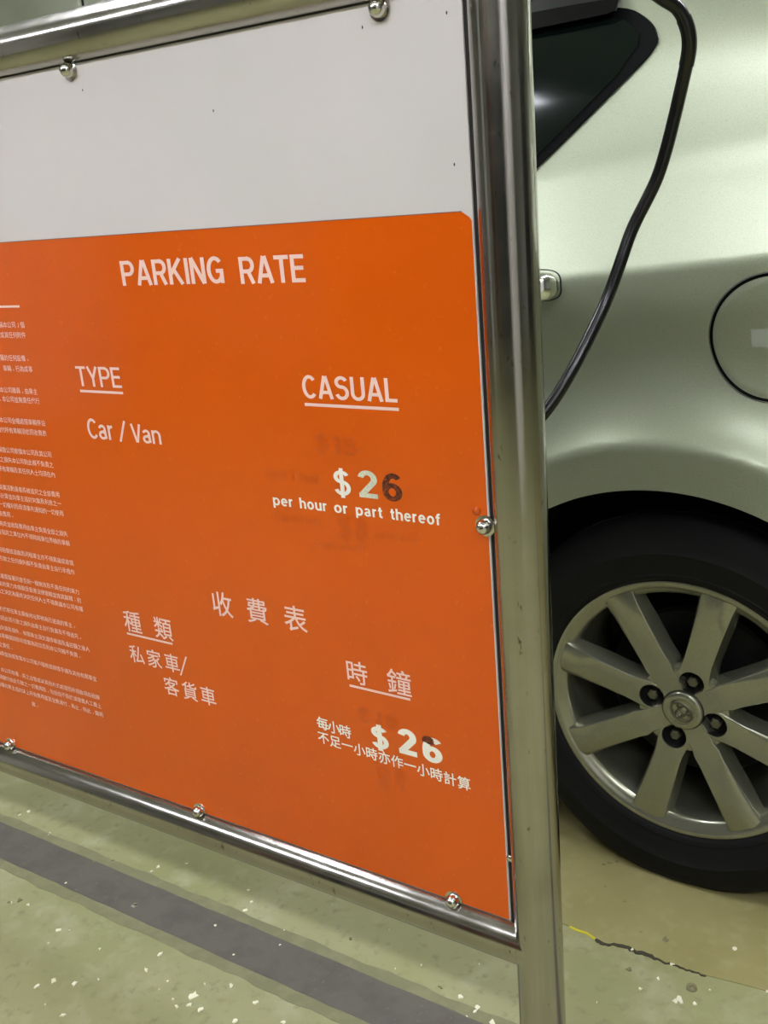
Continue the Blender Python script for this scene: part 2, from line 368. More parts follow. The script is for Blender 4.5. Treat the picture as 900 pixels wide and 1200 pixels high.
def word(body, t, gap=.13):
    """returns verts, faces of a word drawn with strokes of half width t"""
    V = []; F = []; pen = 0.0; ns = 0
    for c in body:
        st, wd = letter(c, t)
        for P in st:
            n = len(P); b = len(V); ns += 1
            closed = n > 12 and math.dist(P[0], P[-1]) < 1e-4
            for i, p in enumerate(P):
                if closed: a_, b_ = P[(i-1) % (n-1)], P[(i+1) % (n-1)] if i < n-1 else P[1]
                else: a_, b_ = P[max(i-1, 0)], P[min(i+1, n-1)]
                dx, dy = b_[0]-a_[0], b_[1]-a_[1]; l = math.hypot(dx, dy) or 1
                # widen at sharp bends so the stroke keeps its weight
                k = 1.0
                if 0 < i < n-1:
                    u = (p[0]-P[i-1][0], p[1]-P[i-1][1]); lu = math.hypot(*u) or 1
                    k = 1/max(.75, abs((u[0]*dx+u[1]*dy)/(lu*l)))
                nx, ny = -dy/l*t*k, dx/l*t*k
                V += [(pen+p[0]+nx, p[1]+ny, ns % 4), (pen+p[0]-nx, p[1]-ny, ns % 4)]
            for i in range(n-1): F.append((b+2*i, b+2*i+1, b+2*i+3, b+2*i+2))
        pen += wd+gap
    return V, F
class Ink:
    def __init__(s): s.V = []; s.F = []
    def add(s, vs_, fs, fx, fz, dy=0.0):
        b = len(s.V)
        s.V += [(fx(v[0], v[1]), TY-dy-(.00003*v[2] if len(v) > 2 else 0), fz(v[0], v[1])) for v in vs_]; s.F += [tuple(b+i for i in f) for f in fs]
    def fit(s, body, x0, x1, z0, z1, t=.07, full=False, gap=.13):
        """stretch a word so its width fills x0..x1 and its cap height (or full ink height) fills z0..z1"""
        vs_, fs = word(body, t, gap)
        xa, xb = min(v[0] for v in vs_), max(v[0] for v in vs_)
        ya, yb = (min(v[1] for v in vs_), max(v[1] for v in vs_)) if full else (0.0, 1.0)
        kx = (x1-x0)/(xb-xa); kz = (z1-z0)/(yb-ya)
        s.add(vs_, fs, lambda x, y: x0+(x-xa)*kx, lambda x, y: z0+(y-ya)*kz); return s
    def cjk(s, ch, cx, cz, size, bold=0.0, res=3):
        """ideograph in an em box of the given size centred on cx, cz; bold overlays shifted copies"""
        vs_, fs = gl(ch, 0.0, res)
        xa, xb = min(v[0] for v in vs_), max(v[0] for v in vs_); ya, yb = min(v[1] for v in vs_), max(v[1] for v in vs_)
        k = size/.96; mx = (xa+xb)/2
        my = (ya+yb)/2 if ch not in '一、。' else .33
        for i, (ox, oy) in enumerate(((0, 0), (1, 1), (-1, 1), (1, -1), (-1, -1)) if bold else ((0, 0),)):
            s.add(vs_, fs, lambda x, y: cx+(x-mx+ox*bold)*k, lambda x, y: cz+(y-my+oy*bold)*k, .00002*i)
        return s
    def bar(s, x0, x1, z0, z1):
        b = len(s.V); s.V += [(x0, TY, z0), (x1, TY, z0), (x1, TY, z1), (x0, TY, z1)]; s.F.append((b, b+1, b+2, b+3)); return s
    def done(s, m, label, name='lettering', dy=0.0):
        o = obj(name, [(v[0], v[1]+dy, v[2]) for v in s.V], s.F, m, panel); o['label'] = label; return o
# faint traces of removed lettering
for tx, *bb, t in (('$18', -.2271, -.1744, .8351, .8547, .1), ('First 1 hour', -.2981, -.2255, .8001, .8125, .06), ('Thereafter', -.2967, -.2331, .7537, .7637, .06), ('$8', -.2094, -.1707, .7437, .767, .13),
                 ('each hour', -.1633, -.1103, .7487, .7581, .06), ('or part thereof', -.2443, -.179, .7297, .7381, .06), ('$18', -.2082, -.1545, .526, .5441, .1), ('$8', -.1901, -.1504, .4499, .4781, .13)):
    Ink().fit(tx, *bb, t).done(INK_GHOST, 'faint darker trace of removed lettering', 'ghost_lettering', .0001)
B1 = .074
Ink().fit('PARKING', -.4707, -.3214, 1.0085, 1.0352, B1, gap=.07).done(INKP, 'pale lettering PARKING')
Ink().fit('RATE', -.2995, -.2169, 1.0071, 1.0337, B1, gap=.06).done(INKP, 'pale lettering RATE')
Ink().fit('TYPE', -.5742, -.4990, .8926, .9166, .064, gap=.06).done(INKP, 'pale lettering TYPE')
Ink().bar(-.5727, -.4992, .8851, .8882).done(INKP, 'pale underline', 'underline')
Ink().fit('Car', -.5715, -.5275, .8284, .8530, .066, gap=.06).done(INKP, 'pale lettering Car')
Ink().fit('/', -.5185, -.5035, .8272, .8536, .045, True).done(INKP, 'pale slash')
Ink().fit('Van', -.4965, -.4486, .8284, .8505, .066, gap=.04).done(INKP, 'pale lettering Van')
Ink().fit('CASUAL', -.2356, -.1221, .8917, .9151, .074, gap=.08).done(INKP, 'pale lettering CASUAL')
Ink().bar(-.2348, -.1214, .8834, .8866).done(INKP, 'pale underline', 'underline')
Ink().fit('$', -.2077, -.1873, .7884, .8203, .072, True).done(INKW, 'white dollar sticker')
Ink().fit('2', -.1772, -.1542, .7914, .8204, .085, True).done(INKG, 'greyish number 2 sticker')
Ink().fit('6', -.1486, -.1253, .7907, .8198, .09, True).done(INKB, 'dark brown glue trace of a number 6')
for wd, a, b in (('per', -.2926, -.2657), ('hour', -.2562, -.2206), ('or', -.2111, -.194), ('part', -.1838, -.1511), ('thereof', -.1415, -.0839)):
    Ink().fit(wd, a, b, .7712, .7832, .080, gap=.1).done(INKW, 'white sticker lettering '+wd)
HZ = [('收', -.3902, .638, .0325, 'heading'), ('費', -.337, .638, .0325, 'heading'), ('表', -.2814, .638, .0325, 'heading'),
      ('種', -.5517, .5872, .031, 'underlined'), ('類', -.4972, .5872, .031, 'underlined'), ('私', -.5542, .5406, .0262, 'small'), ('家', -.5226, .5406, .0262, 'small'),
      ('車', -.4913, .5410, .0262, 'small'), ('客', -.4994, .5062, .0262, 'small'), ('貨', -.4675, .5062, .0262, 'small'), ('車', -.4365, .5062, .0262, 'small'),
      ('時', -.2031, .5868, .029, 'underlined'), ('鐘', -.1487, .5868, .0305, 'underlined')]
for c, x, z, sz, kd in HZ: Ink().cjk(c, x, z, sz, .006).done(INKP, 'pale '+kd+' Chinese character '+c)
for c, x, z in (('每', -.2595, .5103), ('小', -.2438, .5090), ('時', -.2278, .5078)): Ink().cjk(c, x, z, .0166, .012).done(INKW, 'white sticker Chinese character '+c)
Ink().bar(-.5659, -.4847, .5672, .5701).done(INKP, 'pale underline', 'underline')
Ink().bar(-.215, -.1361, .5674, .5702).done(INKP, 'pale underline', 'underline')
i = Ink(); i.V += [(-.4803, TY, .5263), (-.4778, TY, .5263), (-.4630, TY, .555), (-.4655, TY, .555)]; i.F.append((0, 1, 2, 3))
i.done(INKP, 'pale slash stroke')
Ink().fit('$', -.1918, -.1695, .4949, .5277, .085, True).done(INKW, 'white dollar sticker')
Ink().fit('2', -.1564, -.1329, .4990, .5311, .10, True).done(INKW, 'white number 2 sticker')
Ink().fit('6', -.1260, -.1014, .4978, .5285, .10, True).done(INKW, 'white number 6 sticker with a scraped top')
# scraped top of that 6
i = Ink(); random.seed(5); b = []
for k in range(9):
    t = 6.2832*k/9; q = random.uniform(.7, 1.15); b.append((-.1178+.0075*q*math.cos(t), TY-.0003, .5240+.0052*q*math.sin(t)))
i.V = b; i.F = [tuple(range(9))]; i.done(INKB, 'brown scraped patch', 'scrape')
for k, c in enumerate('不足一小時亦作一小時計算'):
    Ink().cjk(c, -.2606+.01668*k, .4908-.00075*k, .0158, .012).done(INKW, 'white sticker Chinese character '+c)
# column of small print, ranged right
TERMS = ['使用本停車場之人士須遵守下列各項條款及規則凡車輛進入即視為同意本公司「下稱本公司」個',
 '車主或駕駛人須自行負責車輛及其車內財物之安全本公司概不負責因使用停車場而引致或其任何附件',
 '停車場內之行車方向指示及速度限制均須遵守不得妨礙其他車輛或損毀停車場內所屬的任何設備、',
 '如有違反本公司有權將車輛移走或鎖扣而一切費用由車主負責包括拖車及存放　車輛、行為或事',
 '停車票如有遺失須即時通知管理處並須出示車輛登記文件及繳付手續費方可由本公司職員、由車主',
 '車輛停泊期間車主須將車匙及貴重物品取走所有車門及車窗鎖好並將引擎熄匙、本公司並無責任代行',
 '泊車位不得轉讓或作其他用途違者本公司可即時取消其使用權而毋須退款由本公司全權處理車輛停泊',
 '停車場收費如有更改本公司毋須另行通知車主須依照現行收費表所列之收費繳付所有車輛須依照收費表',
 '不論任何原因如車輛在停車場內有損毀或失竊本公司概不負責車主應自行購買保險並向保險公司索償本公司及其公司',
 '員工代理人均毋須承擔任何責任包括因天災火災水浸盜竊或其他不可抗力因素所引致之損失本公司對此概不負責之',
 '車輛進入停車場後即受本條款約束如車主不同意本條款應立即駛離停車場而毋須繳費所有車輛及其任何人士均須在內',
 '停車場內嚴禁吸煙及存放易燃易爆或其他危險物品亦不得在場內洗車修車或進行任何商業活動違者將被追究之全部費用',
 '或費用、任何車輛如停泊超過指定時間而未繳付費用本公司有權按照現行收費率計算並向車主追討欠款及利息之一',
 '切損失及由此而引致之一切法律費用及其他開支均由車主負責本公司保留修改條款的一切權利而毋須事先通知的一切使用',
 '付所有費用。',
 '停車場之入口及出口通道不得停泊車輛以免阻塞交通本公司有權將違例停泊之車輛拖走並收取費用由車主負責全部之損失',
 '本公司有權拒絕任何車輛進入停車場而毋須給予任何理由所有車輛須按指示停泊在指定之車位內不得跨越車位界線的車輛',
 '如停車場因維修或其他原因而暫停開放、本公司將盡早通知車主但毋須作出任何賠償或退款而月租車主亦不得異議或索償',
 '在本公司認為有需要時可將車輛移往其他車位而毋須事先徵得車主同意對此所引致之任何損失概不負責由車主自行承擔作',
 '本公司所有職員均無權更改或豁免本條款之任何部份除非獲得本公司董事以書面簽署同意否則一概無效及不具任何約束力',
 '若本條款之任何部份被裁定為無效、（丁）其他條款仍然有效並具有約束力本條款受香港法律管轄並按其解釋；的',
 '及其人士因使用停車場所引起之爭議須交由香港法院處理、有本公司之決定為最終決定任何人士不得異議本公司有權',
 '本條款中英文版本如有歧異應以英文版本為準任何通知以郵寄方式寄往車主最後地址即視為已送達的車主。',
 '車主更改地址或車牌號碼須於七天內以書面通知本公司否則因此而引致之損失由車主自行負責及不得追究。',
 '按金將於終止使用後三十天內退還惟本公司有權扣除任何欠款及損失、有關車主須交還停車證及遙控器之後人',
 '方可辦理、本公司之職員如因執行職務而引致車輛損毀除非證實為疏忽否則本公司概不負責。',
 '之責任。',
 '本公司保留最終決定權、如有查詢請向管理處職員查詢或致電本公司客戶服務部辦理手續及其他有關事宜',
 '任何車輛或物品如被遺棄於停車場內超過七天、本公司有權、將之出售或以其他方式處理而所得款項將撥歸',
 '本公司所有而毋須向車主作出任何賠償車主並須繳付由此引致之一切費用及、包括但不限於清理費人工費上',
 '拖運費存放費、行政費及律師費等、本公司有權向車主追討以上所有費用直至全數清付、為止、特此、聲明',
 '啟。']
LN = [(-0.6525, 0.9653), (-0.6535, 0.9529), (-0.6546, 0.9242), (-0.653, 0.9108), (-0.6521, 0.8827), (-0.6511, 0.8708), (-0.6489, 0.8426), (-0.6499, 0.8293), (-0.6479, 0.8017), (-0.6484, 0.7882), (-0.6483, 0.775), (-0.6474, 0.7485), (-0.6474, 0.7361), (-0.6465, 0.7232), (-0.7494, 0.7097), (-0.6463, 0.6951), (-0.6455, 0.6823), (-0.6454, 0.6549), (-0.6466, 0.6417), (-0.6452, 0.6138), (-0.6445, 0.6016), (-0.644, 0.5894), (-0.6647, 0.5609), (-0.6564, 0.546), (-0.646, 0.5297), (-0.6654, 0.5162), (-0.8153, 0.5005), (-0.6435, 0.4858), (-0.6445, 0.4574), (-0.6443, 0.4441), (-0.6442, 0.4307), (-0.7836, 0.4133)]
for t, (xr, z) in zip(TERMS, LN):
    i = Ink(); t = t[-44:]
    for k, c in enumerate(reversed(t)):
        if c == '　': continue
        i.cjk(c, xr-.0042-.0082*k, z, .0080, 0, 1)
    o = i.done(INKP, 'line of small pale Chinese print', 'small_print')
Ink().bar(-1.0, -.655, .9863, .9889).done(INKP, 'thin pale rule above the small print', 'rule')
# fly specks on the white part
for x, z in ((-.4846, 1.2115), (-.3075, 1.1725), (-.1275, 1.2205), (-.0445, 1.2195), (-.0455, 1.102)):
    i = Ink(); r = .0016
    i.V += [(x+r*.5*math.cos(t*1.0472), TY, z+r*math.sin(t*1.0472)) for t in range(6)]; i.F.append(tuple(range(6)))
    i.done(SPECK, 'tiny dark speck', 'speck')
# dark strips added for the shade in the gap between board and tubes
boxo('gap_shade_strip', BX1-.0002, BX1+.0062, FY+.0022, FY+.0048, BZ0, BZ1, GAPSHADE, sign)
boxo('gap_shade_strip', BX0-.0062, BX0+.0002, FY+.0022, FY+.0048, BZ0, BZ1, GAPSHADE, sign)
boxo('gap_shade_strip', BX0, BX1, FY-.0008, FY+.0048, BZ1-.0002, BZ1+.0016, GAPSHADE, sign)
# domed bolts with their clips
def bolt(x, z, d, src=[None]):
    """d = unit vector (dx,dz) pointing from the bolt to the frame tube"""
    V, Fc = lathe([(.0105, 0), (.0105, -.0012), (.0078, -.0014), (.0078, -.004), (.0070, -.0078), (.0052, -.0104), (.0028, -.0119), (.0002, -.0124)], 24)
    if src[0] is None:
        o = obj('bolt', V, Fc, STEELB, sign, True); o.data.set_sharp_from_angle(angle=math.radians(50)); src[0] = o
    else:
        o = src[0].copy(); COL.objects.link(o)
    o.parent = sign; o.location = (x, FY-.0004, z)
    px, pz = -d[1], d[0]; L_ = .013; hw = .0045
    cs = [(x+px*hw, z+pz*hw), (x-px*hw, z-pz*hw), (x-px*hw+d[0]*L_, z-pz*hw+d[1]*L_), (x+px*hw+d[0]*L_, z+pz*hw+d[1]*L_)]
    V = [(a, FY-.0012, b) for a, b in cs]+[(a, FY+.0060, b) for a, b in cs]
    V = [(v[0]-o.location.x, v[1]-o.location.y, v[2]-o.location.z) for v in V]
    obj('clip', V, [(0, 1, 2, 3), (7, 6, 5, 4), (0, 4, 5, 1), (1, 5, 6, 2), (2, 6, 7, 3), (3, 7, 4, 0)], STEELB, o)
for x in (-.1084, -.4983, -.8883, -1.2783): bolt(x, 1.2325, (0, 1))
for x in (-.1001, -.4837, -.8741, -1.264): bolt(x, .3262, (0, -1))
for z in (.7767, ): 
    bolt(-.0345, z, (1, 0)); bolt(BX0+.004, z, (-1, 0))
V, Fc = lathe([(.0042, 0), (.0042, -.001), (.003, -.0022), (.0002, -.0026)], 16)
for x, z in ((-.0265, .4055),):
    o = obj('rivet', V, Fc, STEELB, sign, True); o.location = (x, -.006, z)
o = obj('rivet', V, Fc, mat('orange_rivet', lin(205, 84, 14), .3), sign, True); o.location = (-.043, FY-.0004, .7905)

# ------------------------------------------------------------------ cable looped from the post
CP = [(-.003, .0325, .825), (-.003, .0325, .845), (-0.0003, 0.035, 0.865), (0.0124, 0.05, 0.8842), (0.0272, 0.07, 0.9152), (0.0366, 0.09, 0.9437), (0.045, 0.11, 0.9723), (0.0543, 0.12, 1.0037), (0.0616, 0.13, 1.0317), (0.0721, 0.135, 1.0535), (0.0831, 0.14, 1.077), (0.0924, 0.14, 1.1053), (0.0998, 0.14, 1.133), (0.1079, 0.135, 1.1596), (0.1136, 0.13, 1.1789), (0.1135, 0.125, 1.1944), (0.107, 0.12, 1.21), (0.0986, 0.11, 1.2169), (0.0918, 0.1, 1.2234), (0.0808, 0.08, 1.2308), (0.0595, 0.06, 1.236), (.03, .045, 1.236), (.004, .0345, 1.225), (-.002, .0325, 1.19)]
def cat(p, sub=6):
    out = []
    for i in range(len(p)-1):
        a = Vector(p[max(i-1, 0)]); b = Vector(p[i]); c = Vector(p[i+1]); d = Vector(p[min(i+2, len(p)-1)])
        for k in range(sub):
            t = k/sub
            out.append(.5*((2*b)+(c-a)*t+(2*a-5*b+4*c-d)*t*t+(3*b-a-3*c+d)*t**3))
    out.append(Vector(p[-1])); 
    for _ in range(6):
        out = [out[0]]+[(out[i-1]+out[i]*2+out[i+1])/4 for i in range(1, len(out)-1)]+[out[-1]]
    return out
def sweep(name, pts, r, m, parent=None, seg=20):
    V = []; Fc = []; n = len(pts); up = Vector((0, 1, 0))
    for i, p in enumerate(pts):
        d = (pts[min(i+1, n-1)]-pts[max(i-1, 0)]).normalized()
        a = (up-d*up.dot(d)).normalized(); b = d.cross(a)
        for k in range(seg):
            t = 6.28318*k/seg; V.append(p+a*r*math.cos(t)+b*r*math.sin(t))
    for i in range(n-1):
        for k in range(seg):
            j = (k+1) % seg; Fc.append((i*seg+k, i*seg+j, (i+1)*seg+j, (i+1)*seg+k))
    Fc.append(tuple(range(seg-1, -1, -1))); Fc.append(tuple((n-1)*seg+k for k in range(seg)))
    o = obj(name, V, Fc, m, parent, True); o.data.set_sharp_from_angle(angle=math.radians(50)); return o
cpts = cat(CP)
cable = sweep('cable', cpts, .0058, CABLEM)
tag(cable, 'thick black cable looping out behind the steel post in front of the car', 'cable')
sl = sweep('cable_glint_band', [p for p in cpts if p.x > .1075 and 1.165 < p.z < 1.205], .0064, CABLEM, cable)  # slightly thicker band added for the highlight on the embossed print
sl['label'] = 'raised band on the bend, shaped for a highlight on embossed print'
for zc in (.842, 1.196):
    bm = bmesh.new(); box(bm, -.011, .006, RT+.0002, RT+.0165, zc-.006, zc+.006, .002); bm_obj('cable_clamp', bm, RUBBER, cable)

# ------------------------------------------------------------------ car
CARX = Vector((0.99953956, -0.03034244, 0))
car = empty('silver_car', (-.01188, .53765, 0), math.atan2(CARX.y, CARX.x))
tag(car, 'silver saloon car with multi spoke alloy wheel parked behind the sign', 'car')
YC = .81; WZ = .3004; AR = .360; AF = .424
ACX = -.013
def interp(x, pts):
    if x <= pts[0][0]: return pts[0][1]
    for (a, b), (c, d) in zip(pts, pts[1:]):
        if x <= c:
            return b+(d-b)*(x-a)/(c-a)
    return pts[-1][1]
def smooth_tab(pts):
    """monotone cubic through the points, as a function"""
    n = len(pts); xs = [p[0] for p in pts]; ys = [p[1] for p in pts]
    dl = [(ys[i+1]-ys[i])/(xs[i+1]-xs[i]) for i in range(n-1)]
    ms = [dl[0]]+[0 if dl[i-1]*dl[i] <= 0 else 2*dl[i-1]*dl[i]/(dl[i-1]+dl[i]) for i in range(1, n-1)]+[dl[-1]]
    def f(x):
        if x <= xs[0]: return ys[0]
        if x >= xs[-1]: return ys[-1]
        i = 0
        while x > xs[i+1]: i += 1
        h = xs[i+1]-xs[i]; t = (x-xs[i])/h
        return ((1+2*t)*(1-t)**2*ys[i]+t*(1-t)**2*h*ms[i]+t*t*(3-2*t)*ys[i+1]+t*t*(t-1)*h*ms[i+1])
    return f
ROOF = smooth_tab([(-3.46, .60), (-3.40, .74), (-3.2, .86), (-2.8, .94), (-2.2, 1.03), (-1.75, 1.25), (-1.35, 1.42), (-1.0, 1.478), (-.4, 1.468), (0, 1.435), (.25, 1.375), (.5, 1.25), (.68, 1.15), (.8, 1.125), (1.02, 1.11), (1.09, .95), (1.12, .60)])
# below the crease (dz relative to crease, y) and above it
LOWP = smooth_tab([(-.76, .06), (-.66, .03), (-.5, .012), (-.36, .014), (-.25, .012), (-.17, .005), (-.11, -.005), (-.05, -.0155), (-.004, -.0225)])
UPP = smooth_tab([(-.004, -.0225), (.001, -.0218), (.015, -.0168), (.03, -.0115), (.06, -.001), (.09, .009), (.12, .019), (.16, .029), (.22, .042)])
def crease(x): return .959+.077*max(min(x, .9), -2.4)
def side_y(x, z):
    """near side of the lower body, y inward from the wheel face"""
    t = z-crease(x)
    y = LOWP(t) if t < -.004 else UPP(t)
    for ax in (ACX, ACX-2.60):
        d = math.hypot(x-ax, z-WZ)
        if d < AF+.13 and z > .1:
            if d >= AF:
                k = 1-(d-AF)/.13; y -= .058*(k**1.8)
            else:
                y -= .058-(AF-d)*.06
    if x < -2.6: y += ((-2.6-x)/.86)**2.5*.38
    if x > .55: y += ((x-.55)/.57)**2.6*.22
    return y
ZLOW = .19; NLO = 118; NUP = 46
US = [1-(1-i/NUP)**1.6 for i in range(NUP+1)]
def section(x):
    zr = ROOF(x); zb = crease(x)+.14; k = 1.0
    if zb > zr-.03: k = (zr-.03-ZLOW)/(zb-ZLOW)
    P = []
    for j in range(NLO+1):
        z = ZLOW+(zb-ZLOW)*j/NLO
        P.append((side_y(x, z), ZLOW+(z-ZLOW)*k))
    y0, z0 = P[-1]
    H = zr-z0; W = YC-y0-.20*min(H, .3)
    for u in US[1:]:
        g = 1-(1-u**5)**(1/2.3) if u < 1 else 1
        P.append((y0+.20*min(H, .3)*u*(1+.35*u*u)*(1-g)/(1)+(YC-y0)*g if False else y0+.20*H*u+(YC-y0-.20*H)*g, z0+H*u))
    return P
def body_pt(x, z):
    """point on the near side surface at height z"""
    P = section(x)
    for (ya, za), (yb, zb) in zip(P, P[1:]):
        if za <= z <= zb: return ya+(yb-ya)*(z-za)/max(zb-za, 1e-9)
    return P[-1][0]
cols = []
x = -3.46
while x < 1.1199:
    cols.append(x)
    if -.42 <= x < .56: x += .008
    elif x < -3.3 or x > 1.0: x += .015
    else: x += .035
cols.append(1.12)
SEC = [section(x) for x in cols]
NR = NLO+1+NUP
bm = bmesh.new(); grid = []
for x, P in zip(cols, SEC):
    near = [bm.verts.new((x, y, z)) for y, z in P]
    far = [bm.verts.new((x, 2*YC-y, z)) for y, z in P[:-1]]
    grid.append(near+far[::-1])
NN = len(grid[0])
for a, b in zip(grid, grid[1:]):
    for j in range(NN-1):
        bm.faces.new((a[j], b[j], b[j+1], a[j+1]))
bm.faces.new(grid[0]); bm.faces.new(list(reversed(grid[-1])))
for ax in (ACX, ACX-2.60):
    kill = [f for f in bm.faces if len(f.verts) == 4 and math.hypot(f.calc_center_median().x-ax, f.calc_center_median().z-WZ) < AR]
    bmesh.ops.delete(bm, geom=kill, context='FACES')
    lip = [v for v in bm.verts if v.is_boundary and abs(math.hypot(v.co.x-ax, v.co.z-WZ)-AR) < .06 and v.co.z > ZLOW+.001]
    for v in lip:
        dx, dz = v.co.x-ax, v.co.z-WZ; d = math.hypot(dx, dz)
        v.co.x = ax+dx*AR/d; v.co.z = WZ+dz*AR/d
        yy = side_y(v.co.x, v.co.z)
        v.co.y = yy if v.co.y < YC else 2*YC-yy
# rolled inner lip of the arches
for s in (1, ):
    be = [e for e in bm.edges if e.is_boundary and min(v.co.z for v in e.verts) > ZLOW+.001 and any(abs(math.hypot(e.verts[0].co.x-ax, e.verts[0].co.z-WZ)-AR) < .003 for ax in (ACX, ACX-2.6))]
    r = bmesh.ops.extrude_edge_only(bm, edges=be)
    for v in [g for g in r['geom'] if isinstance(g, bmesh.types.BMVert)]:
        v.co.y += .022 if v.co.y < YC else -.022
        for ax in (ACX, ACX-2.6):
            dx, dz = v.co.x-ax, v.co.z-WZ; d = math.hypot(dx, dz)
            if abs(d-AR) < .01: v.co.x = ax+dx*(d+.004)/d; v.co.z = WZ+dz*(d+.004)/d
bmesh.ops.recalc_face_normals(bm, faces=bm.faces[:])
body = bm_obj('body', bm, PAINT, car, True, 55)
boxo('underbody', -3.2, .95, .12, 2*YC-.12, .19, .30, LINER, car)
# wheel wells
def well(ax, near):
    ya, yb = (.022, .33) if near else (2*YC-.022, 2*YC-.33)
    V = []; Fc = []; n = 40; R = AR+.006
    for i in range(n+1):
        t = math.radians(-18+216*i/n)
        for y in (ya, yb): V.append((ax+R*math.cos(t), y, WZ+R*math.sin(t)))
    for i in range(n): Fc.append((2*i, 2*i+1, 2*i+3, 2*i+2))
    Fc.append(tuple(2*i+1 for i in range(n+1)))
    obj('arch_liner', V, Fc, LINER, car)
for ax in (ACX, ACX-2.6):
    well(ax, True); well(ax, False)

def patch(name, xs_, lo, hi, off, m, nz=14, parent=car, mirror=False, smooth=True, thick=None):
    """panel following the body side between lo(x) and hi(x), standing off by off"""
    V = []; Fc = []
    for x in xs_:
        P = section(x)
        for j in range(nz+1):
            z = lo(x)+(hi(x)-lo(x))*j/nz; y = P[-1][0]
            for (ya, za), (yb, zb) in zip(P, P[1:]):
                if za <= z <= zb: y = ya+(yb-ya)*(z-za)/max(zb-za, 1e-9); break
            y -= off
            V.append((x, 2*YC-y if mirror else y, z))
    q = nz+1
    for i in range(len(xs_)-1):
        for j in range(nz): Fc.append((i*q+j, (i+1)*q+j, (i+1)*q+j+1, i*q+j+1))
    if thick:   # rim back to the body
        n0 = len(V); V += [(v[0], v[1]+(thick if not mirror else -thick), v[2]) for v in V]
        loop = [j for j in range(nz+1)]+[i*q+nz for i in range(1, len(xs_))]+[(len(xs_)-1)*q+j for j in range(nz-1, -1, -1)]+[i*q for i in range(len(xs_)-2, 0, -1)]
        for a, b in zip(loop, loop[1:]+loop[:1]): Fc.append((a, b, b+n0, a+n0))
    o = obj(name, V, Fc, m, parent, smooth); o.data.set_sharp_from_angle(angle=math.radians(45)); return o
# rear side window: tip over the rear wheel
WU = smooth_tab([(-1.0, 1.345), (-.6, 1.325), (-.3, 1.298), (-.16, 1.294), (-.105, 1.285), (-.078, 1.270), (-.062, 1.254), (-.056, 1.240)])
WL = smooth_tab([(-1.0, .965), (-.5, .99), (-.38, 1.003), (-.30, 1.035), (-.21, 1.103), (-.105, 1.188), (-.075, 1.213), (-.062, 1.226), (-.056, 1.236)])
wx = [-1.0+i*.05 for i in range(12)]+[-.43+i*.02 for i in range(15)]+[-.13, -.115, -.105, -.095, -.088, -.081, -.075, -.07, -.066, -.062, -.059, -.057, -.056]
for mr in (False, True):
    patch('window_seal', wx, WL, WU, .0045, RUBBER, 14, car, mr, True, .008)
    gx = [x for x in wx if x < -.076]
    def pin(x): return max(0.0, min(1.0, (-.076-x)/.03))**.5
    patch('window_glass', gx, lambda x: (WL(x)+.016)*pin(x)+1.243*(1-pin(x)), lambda x: (WU(x)-.014)*pin(x)+1.244*(1-pin(x)), .0056, GLASS, 12, car, mr)
    fx = [-2.05+i*.05 for i in range(21)]
    FU = smooth_tab([(-2.05, .985), (-1.7, 1.17), (-1.4, 1.31), (-1.25, 1.345), (-1.05, 1.345)])
    patch('window_seal', fx, lambda x: .955, FU, .0045, RUBBER, 12, car, mr, True, .008)
    patch('window_glass', fx[2:], lambda x: .972, lambda x: FU(x)-.014, .0056, GLASS, 12, car, mr)
    patch('door_pillar', [-1.055, -1.04, -1.02, -.995], lambda x: .96, lambda x: 1.345, .0048, RUBBER, 12, car, mr, True, .008)
    # rear lamp and headlamp
    patch('tail_lamp', [.80+.02*i for i in range(13)], lambda x: .86, lambda x: 1.03, .004, REDL, 8, car, mr, True, .008)
    patch('headlamp', [-3.34+.03*i for i in range(14)], lambda x: .64, lambda x: .64+.06+.12*min(1, (x+3.36)/.3), .004, CLEARL, 8, car, mr, True, .008)
# front and rear screens
def screen(name, x0, x1, half0, half1, n=18):
    V = []; Fc = []
    for i in range(n+1):
        x = x0+(x1-x0)*i/n; P = section(x); hw = half0+(half1-half0)*i/n
        for j in range(n+1):
            y = YC-hw+2*hw*j/n; yy = y if y < YC else 2*YC-y; z = P[-1][1]
            for (ya, za), (yb, zb) in zip(P[NLO:], P[NLO+1:]):
                if ya <= yy <= yb: z = za+(zb-za)*(yy-ya)/max(yb-ya, 1e-9); break
            V.append((x, y, z+.004))
    q = n+1
    for i in range(n):
        for j in range(n): Fc.append((i*q+j, (i+1)*q+j, (i+1)*q+j+1, i*q+j+1))
    obj(name, V, Fc, GLASS, car, True)
screen('windscreen', -2.12, -1.42, .62, .50)
screen('rear_screen', .20, .66, .46, .54)
# gloss black wind deflector over the rear window
V = []; Fc = []
vx = [-.95+i*.03 for i in range(28)]+[-.125, -.118, -.114]
for i, x in enumerate(vx):
    zt = WU(x)+.028; zb = interp(x, [(-.95, WU(-.95)-.02), (-.25, 1.277), (-.114, 1.2805)])
    if x > -.12: zb += .002
    yt = body_pt(x, zt)-.002; yb = body_pt(x, zb)-.020
    for y, z in ((yt, zt), ((yt+yb)/2-.008, (zt+zb)/2), (yb, zb), (yb+.003, zb-.0005), ((yt+yb)/2-.003, (zt+zb)/2), (yt, zt-.006)): V.append((x, y, z))
for i in range(len(vx)-1):
    for k in range(6):
        Fc.append((i*6+k, i*6+(k+1) % 6, i*6+6+(k+1) % 6, i*6+6+k))
Fc.append(tuple(range(6))); Fc.append(tuple(6*(len(vx)-1)+k for k in range(5, -1, -1)))
o = obj('wind_deflector', V, Fc, GLOSSB, car, False)
# door shut lines ahead of the sign
for xx in (-1.02, -2.12):
    patch('door_gap', [xx, xx+.005], lambda x: .30, lambda x: .955, .0008, RUBBER, 40)
